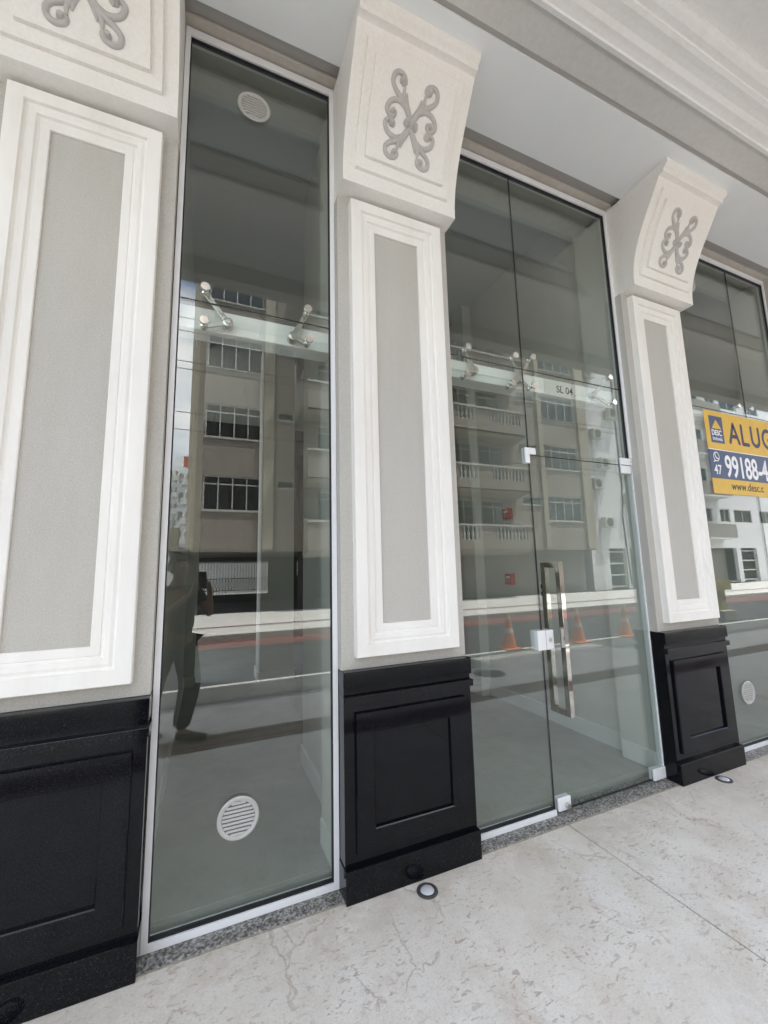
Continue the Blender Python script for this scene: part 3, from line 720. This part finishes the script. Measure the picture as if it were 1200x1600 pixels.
MB().box(3.3, 3.42, FY, FY+.12, ZS[0], TOPZ).build('pilaster', 'bwall', apt)
MB().box(BX0, BX0+.2, -26, FY-.2, ZS[0], TOPZ).build('side_wall', 'bwall', apt)
MB().box(BX1-.2, BX1, -26, FY-.2, ZS[0], TOPZ).build('side_wall', 'bwall', apt)
MB().box(BX0, BX1, -26, FY+.02, ZS[0]-.08, ZS[0]).build('floor_slab', 'bgar', apt)
MB().box(BX0-.2, BX1+.2, -26, FY+.3, TOPZ, TOPZ+.3).build('roof_slab', 'bpil', apt)
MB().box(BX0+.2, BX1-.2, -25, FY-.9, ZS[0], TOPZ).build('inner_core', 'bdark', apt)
def window(x0, x1, z0, z1, cols, top=True, curtain=True, depth=.10):
    y = FY-.10
    f = MB(); t_ = .04
    f.box(x0, x1, y, y+.06, z0, z0+t_); f.box(x0, x1, y, y+.06, z1-t_, z1); f.box(x0, x0+t_, y, y+.06, z0+t_, z1-t_); f.box(x1-t_, x1, y, y+.06, z0+t_, z1-t_)
    for k in range(1, cols):
        xx = x0+(x1-x0)*k/cols; f.box(xx-t_/2, xx+t_/2, y+.001, y+.059, z0+t_, z1-t_)
    if top: f.box(x0+t_, x1-t_, y+.002, y+.058, z1-.32, z1-.28)
    o = f.build('window', 'wfr', apt)
    MB().box(x0+t_, x1-t_, y+.02, y+.03, z0+t_, z1-t_).build('pane', 'pane', o)
    MB().box(x0-.05, x1+.05, FY-.02, FY+.05, z0-.05, z0-.002).build('sill', 'bal', o)
    if curtain:
        c = MB(); n = int((x1-x0)/.07); i = 0; gaps = random.random()
        pts = []
        for j in range(n+1):
            xx = x0+(x1-x0)*j/n; pts.append((xx, y-.10-.035*(j % 2)-.01*random.random()))
        for j in range(n):
            if gaps < .5 and abs(j/n-.45-gaps*.2) < .09: continue
            c.poly([(pts[j][0], pts[j][1], z0), (pts[j+1][0], pts[j+1][1], z0), (pts[j+1][0], pts[j+1][1], z1), (pts[j][0], pts[j][1], z1)])
        c.build('curtain', 'curt', o)
for k in range(5):
    z = ZS[k]
    for (a, b, c, d), n in ((W1, 4), (W2, 4)): window(a, b, z+c, z+d, n)
    window(NW1[0], NW1[1], z+NW1[2], z+NW1[3], 1, False, False); window(NW2[0], NW2[1], z+NW2[2], z+NW2[3], 1, False, False)
    for a, b in DOORS: window(a, b, z+.12, z+2.3, 2, True, True)
    # balcony: slab with swept ends, solid cheeks and runs of balusters
    zb_ = z+.10; BY = FY+.95
    for (xa, xb, runs) in ((3.42, 8.9, [(4.35, 5.3), (6.2, 8.0)]), (9.9, 14.1, [(10.15, 11.05), (11.95, 13.75)])):
        t = MB().box(xa, xb, FY, BY, zb_-.18, zb_).build('balcony', 'bwall', apt)
        MB().prism_x([(BY-.001, zb_-.18), (BY+.001, zb_-.02), (BY-.35, zb_-.30), (FY+.02, zb_-.42), (FY+.02, zb_-.18)], xa+.001, xb-.001).build('balcony_soffit', 'bwall', t)
        MB().box(xa, xb, BY-.10, BY, zb_, zb_+.25).build('parapet', 'bwall', t)
        x = xa
        segs = []
        for a, b in runs: segs.append((x, a)); x = b
        segs.append((x, xb))
        for a, b in segs: MB().box(a, b, BY-.10, BY-.001, zb_+.25, zb_+.86).build('parapet', 'bwall', t)
        MB().box(xa-.03, xb+.03, BY-.14, BY+.04, zb_+.86, zb_+.94).build('handrail', 'bal', t)
        MB().prism_x([(FY, zb_), (BY-.1, zb_), (BY-.1, zb_+.86), (BY-.25, zb_+.88), (BY-.45, zb_+1.0), (FY, zb_+1.15)], xa, xa+.1).build('cheek', 'bpil', t)
        MB().prism_x([(FY, zb_), (BY-.1, zb_), (BY-.1, zb_+.86), (BY-.25, zb_+.88), (BY-.45, zb_+1.0), (FY, zb_+1.15)], xb-.1, xb).build('cheek', 'bpil', t)
        for a, b in runs:
            n = int((b-a)/.2)
            for j in range(n):
                xx = a+(b-a)*(j+.5)/n
                if 'balus' not in globals():
                    bo = MB().lathe([(.05, 0), (.05, .05), (.03, .08), (.055, .2), (.058, .28), (.03, .42), (.028, .48), (.045, .55), (.05, .61)], (0, 0, 0), 'z', 8).build('baluster', 'bal', None, smooth=True)
                    globals()['balus'] = bo.data
                else:
                    bo = bpy.data.objects.new('baluster', balus); C.objects.link(bo)
                bo.parent = t; bo.location = (xx, BY-.05, zb_+.25)
# ground floor: dark parking level, columns, fence to a bright yard
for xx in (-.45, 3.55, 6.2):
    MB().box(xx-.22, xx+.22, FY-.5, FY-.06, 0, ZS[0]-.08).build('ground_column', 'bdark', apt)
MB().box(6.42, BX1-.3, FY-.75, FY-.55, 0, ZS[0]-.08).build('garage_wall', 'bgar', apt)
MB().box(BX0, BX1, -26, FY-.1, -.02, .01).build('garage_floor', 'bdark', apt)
bk = MB(); yb = -20.0
bk.box(BX0, 16, yb-.2, yb, 0, .38); bk.box(BX0, 16, yb-.2, yb, 1.98, ZS[0]-.08); bk.box(2.95, 4.4, yb-.2, yb, .38, 1.98); bk.box(5.1, 16, yb-.2, yb, .38, 1.98); bk.box(4.4, 5.1, yb-.2, yb, .38, 1.25)
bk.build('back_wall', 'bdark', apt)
gr = MB()
for j in range(28):
    xx = BX0+.1+j*.135; gr.box(xx-.009, xx+.009, yb+.02, yb+.04, .3, 2.05)
for j in range(26):
    xx = BX0+.1+j*.135
    gr.obox((xx+.067, yb+.03, .85), Vector((.067, 0, .27)), Vector((0, .006, 0)), Vector((-.008, 0, .002)))
    gr.obox((xx+.067, yb+.03, .85), Vector((-.067, 0, .27)), Vector((0, .006, 0)), Vector((.008, 0, .002)))
gr.box(BX0, 3, yb+.015, yb+.045, .56, .60).box(BX0, 3, yb+.015, yb+.045, 1.13, 1.17).box(BX0, 3, yb+.015, yb+.045, 1.92, 1.96)
gr.build('grille', 'iron', apt, kind='stuff')
yard = thing('yard_wall', 'bright white yard wall seen through the dark parking level', 'wall', (2, -30, 0))
MB().box(-8, 18, -30.2, -30, 0, 3.2).build('wall_face', 'wb', yard); MB().box(-8, 18, -30.3, -29.9, 3.2, 3.3).build('coping', 'conc', yard)
# neighbour fence on the left
nf = thing('street_fence', 'tan street wall with white pointed railing, left of the beige apartment block', 'fence', (-5, -14.2, 0))
MB().box(-16, -.9, -14.4, -14.2, 0, .5).build('base_wall', 'bwall', nf)
MB().box(-16, -.9, -14.42, -14.18, 2.2, 3.05).build('upper_panel', 'bpil', nf)
fr_ = MB()
for j in range(90):
    xx = -15.9+j*.166; fr_.box(xx-.014, xx+.014, -14.32, -14.29, .5, 2.2)
    if j % 1 == 0: fr_.box(xx-.03, xx+.03, -14.33, -14.28, 3.05, 3.45)
fr_.build('railing', 'bal', nf, kind='stuff')
# white building on the right with air conditioners
wbd = thing('white_building', 'white apartment building with air conditioner boxes, right of the beige block in the reflection', 'building', (30, -20, 0))
WX0, WX1, WY = 19.55, 42.0, -14.6
def wz(z): return bZ(z)
holes = []
wm = MB()
rows = [2.30+2.745*k for k in range(6)]
WW = [(29.6, 31.0), (31.9, 33.0), (33.5, 35.6), (24.0, 26.0), (36.6, 38.4)]
for k in range(5):
    z0, z1 = rows[k], rows[k+1]; x = WX0
    for a, b in sorted(WW):
        wm.box(x, a, WY-.2, WY, z0, z1); wm.box(a, b, WY-.2, WY, z0, z0+1.75); wm.box(a, b, WY-.2, WY, z0+2.65, z1); x = b
    wm.box(x, WX1, WY-.2, WY, z0, z1)
wm.build('wall', 'wb', wbd)
MB().box(WX0, WX0+.2, -26, WY-.2, 0, rows[5]).build('side_wall', 'wb', wbd)
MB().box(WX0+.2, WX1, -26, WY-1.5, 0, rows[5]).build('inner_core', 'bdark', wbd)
MB().box(WX0, WX1, -26, WY+.4, rows[5], rows[5]+.3).build('roof_slab', 'wb', wbd)
for a, b in ((WX0, 20.9), (22.3, 22.6), (33.2, 33.7), (35.6, WX1)): MB().box(a, b, WY-.2, WY+.01, 0, rows[0]).build('ground_wall', 'wb', wbd)
MB().box(22.6, 33.2, WY-.9, WY-.7, 0, rows[0]).build('shutter', 'bgar', wbd)
MB().box(20.9, 22.3, WY-.3, WY-.25, 0, rows[0]).build('ground_glass', 'bdark', wbd)
gg = MB()
for xa, xb in ((20.9, 22.3), (33.7, 35.6)):
    for zz in (.15, .8, 1.45, 2.1): gg.box(xa, xb, WY-.2, WY-.12, zz-.04, zz+.04)
gg.build('ground_glazing_bars', 'bal', wbd)
MB().box(33.7, 35.6, WY-.3, WY-.25, 0, rows[0]).build('ground_glass', 'bdark', wbd)
for k in range(5):
    for a, b in WW:
        z0 = rows[k]+1.75; z1 = rows[k]+2.65; y = WY-.10; f = MB()
        f.box(a, b, y, y+.06, z0, z0+.05).box(a, b, y, y+.06, z1-.05, z1).box(a, a+.05, y, y+.06, z0+.05, z1-.05).box(b-.05, b, y, y+.06, z0+.05, z1-.05).box((a+b)/2-.03, (a+b)/2+.03, y+.001, y+.059, z0+.05, z1-.05)
        o = f.build('window', 'bal', wbd); MB().box(a+.05, b-.05, y+.02, y+.03, z0+.05, z1-.05).build('pane', 'pane', o)
        MB().box(a, b, y-.2, y-.18, z0, z1).build('curtain', 'curt', o)
    bb = MB().box(28.9, 31.9, WY+.001, WY+.85, rows[k]+.55, rows[k]+.62).build('balcony', 'wb', wbd)
    MB().box(28.9, 31.9, WY+.80, WY+.85, rows[k]+.62, rows[k]+1.50).box(28.9, 28.95, WY+.001, WY+.80, rows[k]+.62, rows[k]+1.50).box(31.85, 31.9, WY+.001, WY+.80, rows[k]+.62, rows[k]+1.50).build('balcony_front', 'conc', bb)
for (xx, zz) in ((20.3, 5.95), (20.9, 3.75), (21.0, 7.2), (20.6, 8.9), (20.3, 12.6), (22.9, 5.2), (22.0, 10.3)):
    a = MB().box(xx-.42, xx+.42, WY+.02, WY+.36, zz-.3, zz+.3).build('air_conditioner', 'bal', wbd, bevel=.02)
    MB().lathe([(.24, WY+.362-0), (.24, WY+.375), (.20, WY+.38)], (xx-.1, 0, zz), 'y', 18).build('fan_grille', 'iron', a)
MB().tube([(22.5, WY+.02, rows[5]), (22.5, WY+.03, 6), (22.3, WY+.03, 4), (22.5, WY+.03, .2)], .035, 6).build('drain_pipe', 'cable', wbd)
# far towers in the gap on the left
def tower(x, y, wx, wy, h, m, label, n, cols, roof=None):
    t = thing('apartment_tower', label, 'tower', (x, y, 0), 'far towers at the left of the reflection')
    MB().box(x-wx/2, x+wx/2, y-wy, y, 0, h).build('tower_wall', m, t)
    f = MB()
    for i in range(n):
        for j in range(cols):
            cx = x-wx/2+wx*(j+.5)/cols; cz = h*(i+.45)/n
            f.box(cx-wx/cols*.28, cx+wx/cols*.28, y-.3, y+.15, cz-h/n*.22, cz+h/n*.22)
    f.build('tower_windows', 'bgar', t, kind='stuff')
    f = MB()
    for i in range(n): f.box(x-wx*.22, x+wx*.22, y, y+1.0, h*i/n+.1, h*i/n+.95)
    f.build('tower_balconies', 'bal', t, kind='stuff')
    MB().box(x-wx*.2, x+wx*.2, y-wy*.7, y-wy*.2, h, h+2.2).build('roof_room', roof or m, t)
tower(-5.1, -78, 3.2, 10, 20.5, 'wb', 'slim white far tower at the left of the reflection', 7, 3)
tower(-8.6, -95, 4.5, 12, 24, 'blue', 'pale blue grey far tower behind the white one', 10, 4)
tower(-3.1, -62, 1.9, 10, 16.5, 'wb', 'white far block with a red roof room beside the beige block', 6, 2, 'roof')
tower(-14, -70, 7, 12, 18, 'blue', 'low pale far tower on the left', 6, 5)
# overhead cables along the street
def cable(x0, x1, y, z, sag, label):
    pts = [(x0+(x1-x0)*k/24, y, z-sag*4*(k/24)*(1-k/24)) for k in range(25)]
    tag(MB().tube(pts, .010, 5).build('overhead_cable', 'cable', None), label, 'cable', 'cables over the street')
for i, (y, z) in enumerate(((-8.7, 7.9), (-8.7, 8.25), (-8.9, 7.2), (-8.9, 7.0), (-9.0, 5.9), (-9.0, 5.45))):
    cable(-30, 45, y, z, .5, ['upper pair black cable over the street, lower one', 'topmost black cable over the street', 'middle black cable over the street', 'black cable just under the middle one', 'low black cable over the street', 'lowest black cable over the street'][i])
# cones and barrier at the road edge
def cone(x, y, label, first=[None]):
    if first[0] is None:
        t = thing('traffic_cone', label, 'cone', (x, y, -.13), 'traffic cones by the parking bay'); z = -.13
        MB().box(x-.17, x+.17, y-.17, y+.17, z, z+.03).build('base', 'orange', t, bevel=.006)
        MB().lathe([(.135, z+.03), (.085, z+.30), (.046, z+.54), (.030, z+.66), (.026, z+.665)], (x, y, 0), seg=24).build('cone_body', 'orange', t, smooth=True)
        MB().lathe([(.0862, z+.305), (.0612, z+.44)], (x, y, 0), seg=24).build('white_band', 'bal', t, smooth=True)
        MB().lathe([(.0465, z+.545), (.0325, z+.645)], (x, y, 0), seg=24).build('white_band', 'bal', t, smooth=True)
        first[0] = t; return t
    return copy_to(first[0], (x, y, -.13), label)
cone(5.35, -4.55, 'orange traffic cone nearest the middle pillar in the door reflection')
cone(6.98, -4.42, 'middle orange traffic cone in the door reflection')
cone(8.40, -4.45, 'rightmost orange traffic cone, beside the door edge')
br = thing('street_barrier', 'faded yellow wooden barrier on a concrete foot at the road edge', 'barrier', (12.9, -4.9, -.13))
MB().box(12.5, 13.0, -5.1, -4.7, -.13, .13).build('foot', 'conc', br, bevel=.01); MB().box(12.68, 12.88, -4.93, -4.83, .13, .92).build('post', 'yel', br)
MB().box(11.6, 13.1, -4.825, -4.78, .66, .92).build('board', 'yel', br)

# ---------------------------------------------------------------- the photographer
def skinned(name, verts, edges, m, parent, root=0, sub=2):
    me = bpy.data.meshes.new(name); me.from_pydata([v[:3] for v in verts], edges, []); me.update()
    o = bpy.data.objects.new(name, me); C.objects.link(o)
    o.modifiers.new('skin', 'SKIN').use_smooth_shade = True
    sv = me.skin_vertices[0].data
    for i, v in enumerate(verts):
        r = v[3]; sv[i].radius = r if isinstance(r, tuple) else (r, r); sv[i].use_root = (i == root)
    s_ = o.modifiers.new('sub', 'SUBSURF'); s_.levels = sub; s_.render_levels = sub
    me.materials.append(M[m])
    if parent: adopt(o, parent)
    return o
per = thing('person', 'person in dark t-shirt and trousers holding up a phone, facing the shopfront', 'person', (-.22, -2.32, 0))
fwd = Vector((.50, .866, 0)); lf = Vector((-.866, .5, 0)); B = Vector((-.24, -2.36, 0))
def q(l, f, z): v = B+lf*l+fwd*f; return (v.x, v.y, z)
PH = CP-FW*.014+RT*(-.020)+UP*(-.052)          # middle of the phone
def ph(a, b, c): v = PH+RT*a+UP*b+FW*c; return (v.x, v.y, v.z)
hl = ph(-.060, -.045, -.012); hr = ph(.060, -.045, -.012)
V = []; Eg = []
def add(p, r, prev=None):
    V.append((*p, r)); i = len(V)-1
    if prev is not None: Eg.append((prev, i))
    return i
pel = add(q(0, 0, .86), (.135, .105)); wa = add(q(0, .0, 1.00), (.125, .10), pel); ch = add(q(0, .01, 1.20), (.145, .11), wa); nk0 = add(q(0, 0, 1.31), (.075, .07), ch)
nk = add(q(0, .02, 1.37), .048, nk0); hd0 = add(q(0, .045, 1.43), (.062, .068), nk); hd1 = add(q(0, .05, 1.49), (.072, .085), hd0); hd2 = add(q(0, .04, 1.55), (.066, .080), hd1)
ns = add(q(0, .14, 1.475), .013, hd1)
for s_, hand, sgn in ((1, hl, -1), (-1, hr, 1)):
    sh = add(q(.165*s_, 0, 1.27), .052, ch)
    el = add(q(.245*s_, .10, 1.02), .036, sh) if s_ == 1 else add(q(-.26, .13, 1.03), .036, sh)
    wv = Vector(hand)-UP*.07-FW*.02+RT*.02*sgn
    wr = add(tuple(wv), .023, el)
    pm = add(tuple(Vector(hand)-UP*.01-FW*.004+RT*.010*sgn), (.034, .018), wr)
    for j in range(4):   # fingers wrap the phone edge onto its back
        ln = (.9, 1, .95, .8)[j]; up_ = .030-.021*j
        a = add(ph(sgn*.056, -.045+up_, -.006), .0085, pm); b_ = add(ph(sgn*.047, -.047+up_, .006+.001), .008, a); c_ = add(ph(sgn*(.047-.022*ln), -.050+up_, .0065), .0068, b_)
    th = add(ph(sgn*.052, -.012, -.020), .010, pm); th2 = add(ph(sgn*.030, .004, -.016), .0085, th)
def leg(l, f, knee, ank, toe, heel):
    hp = add(q(l, f, .80), .088, pel); kn = add(knee, .054, hp); cf = add(tuple(Vector(knee)*.6+Vector(ank)*.4-fwd*.015), .050, kn); an = add(ank, .034, cf)
    return an, toe, heel
shoes = []
for l, f, kn, an, to in ((.085, .0, (-.40, -2.36, .46), (-.44, -2.42, .09), (-.33, -2.28, .035)), (-.085, .0, (-.09, -2.17, .47), (-.16, -2.17, .09), (.03, -2.10, .035))):
    a, _, _ = leg(l, f, kn, an, to, None)
    d = (Vector(to)-Vector(an)); d.z = 0
    fm = add(tuple(Vector(an)+d*.5-Vector((0, 0, .04))), .032, a); fe = add(to, .024, fm)
    shoes.append((Vector(an), d, Vector(to)))
skinned('body', V, Eg, 'skin', per)
# t-shirt, shorts, shoes, hair, phone
tv = [(*q(0, 0, .84), (.178, .145)), (*q(0, 0, 1.02), (.168, .135)), (*q(0, .01, 1.20), (.178, .135)), (*q(0, 0, 1.305), (.095, .085)),
      (*q(.18, 0, 1.268), .072), (*q(.225, .06, 1.13), .064), (*q(-.18, 0, 1.268), .072), (*q(-.228, .075, 1.13), .064)]
skinned('tshirt', tv, [(0, 1), (1, 2), (2, 3), (2, 4), (4, 5), (2, 6), (6, 7)], 'cloth', per)
k1 = Vector((-.40, -2.36, .46)); k2 = Vector((-.09, -2.17, .47)); h1 = Vector(q(.09, 0, .78)); h2 = Vector(q(-.09, 0, .78))
a1 = Vector((-.44, -2.42, .10)); a2 = Vector((-.16, -2.17, .10))
sv_ = [(*q(0, 0, .90), (.165, .13)), (*h1, .125), (*k1, .098), (*a1.lerp(k1, .5), .088), (*a1, .074), (*h2, .125), (*k2, .098), (*a2.lerp(k2, .5), .088), (*a2, .074)]
skinned('trousers', sv_, [(0, 1), (1, 2), (2, 3), (3, 4), (0, 5), (5, 6), (6, 7), (7, 8)], 'cloth2', per)
for an, d, to in shoes:
    hee = an-d.normalized()*.04
    skinned('shoe', [(hee.x, hee.y, .045, .043), (*(an+d*.35-Vector((0, 0, .045))), (.044, .040)), (to.x, to.y, .032, (.040, .030)), (*(to+d.normalized()*.03), (.028, .024))], [(0, 1), (1, 2), (2, 3)], 'shoe', per)
skinned('hair', [(*q(0, -.005, 1.53), (.078, .082)), (*q(0, .02, 1.575), (.068, .080)), (*q(0, -.03, 1.46), (.060, .05))], [(0, 1), (0, 2)], 'hair', per)
for s_ in (1, -1):
    MB().lathe([(.001, -.008), (.008, -.006), (.011, 0), (.008, .006), (.001, .008)], q(.028*s_, .125, 1.50), 'z', 10).build('eye', 'sw', per, smooth=True)
    MB().obox(q(.078*s_, .03, 1.485), fwd*.018, lf*.006, Vector((0, 0, .03))).build('ear', 'skin', per, bevel=.005)
MB().obox(q(0, .128, 1.435), lf*.024, fwd*.004, Vector((0, 0, .005))).build('mouth', 'red', per, bevel=.002)
phn = thing('phone', 'black phone held up in both hands by the person', 'phone', tuple(PH))
MB().obox(PH, RT*.036, UP*.0735, FW*.004).build('phone_case', 'phone', phn, bevel=.003)
MB().obox(PH+RT*.020+UP*.052+FW*.0055, RT*.014, UP*.014, FW*.0012).build('camera_bump', 'phone', phn, bevel=.001)
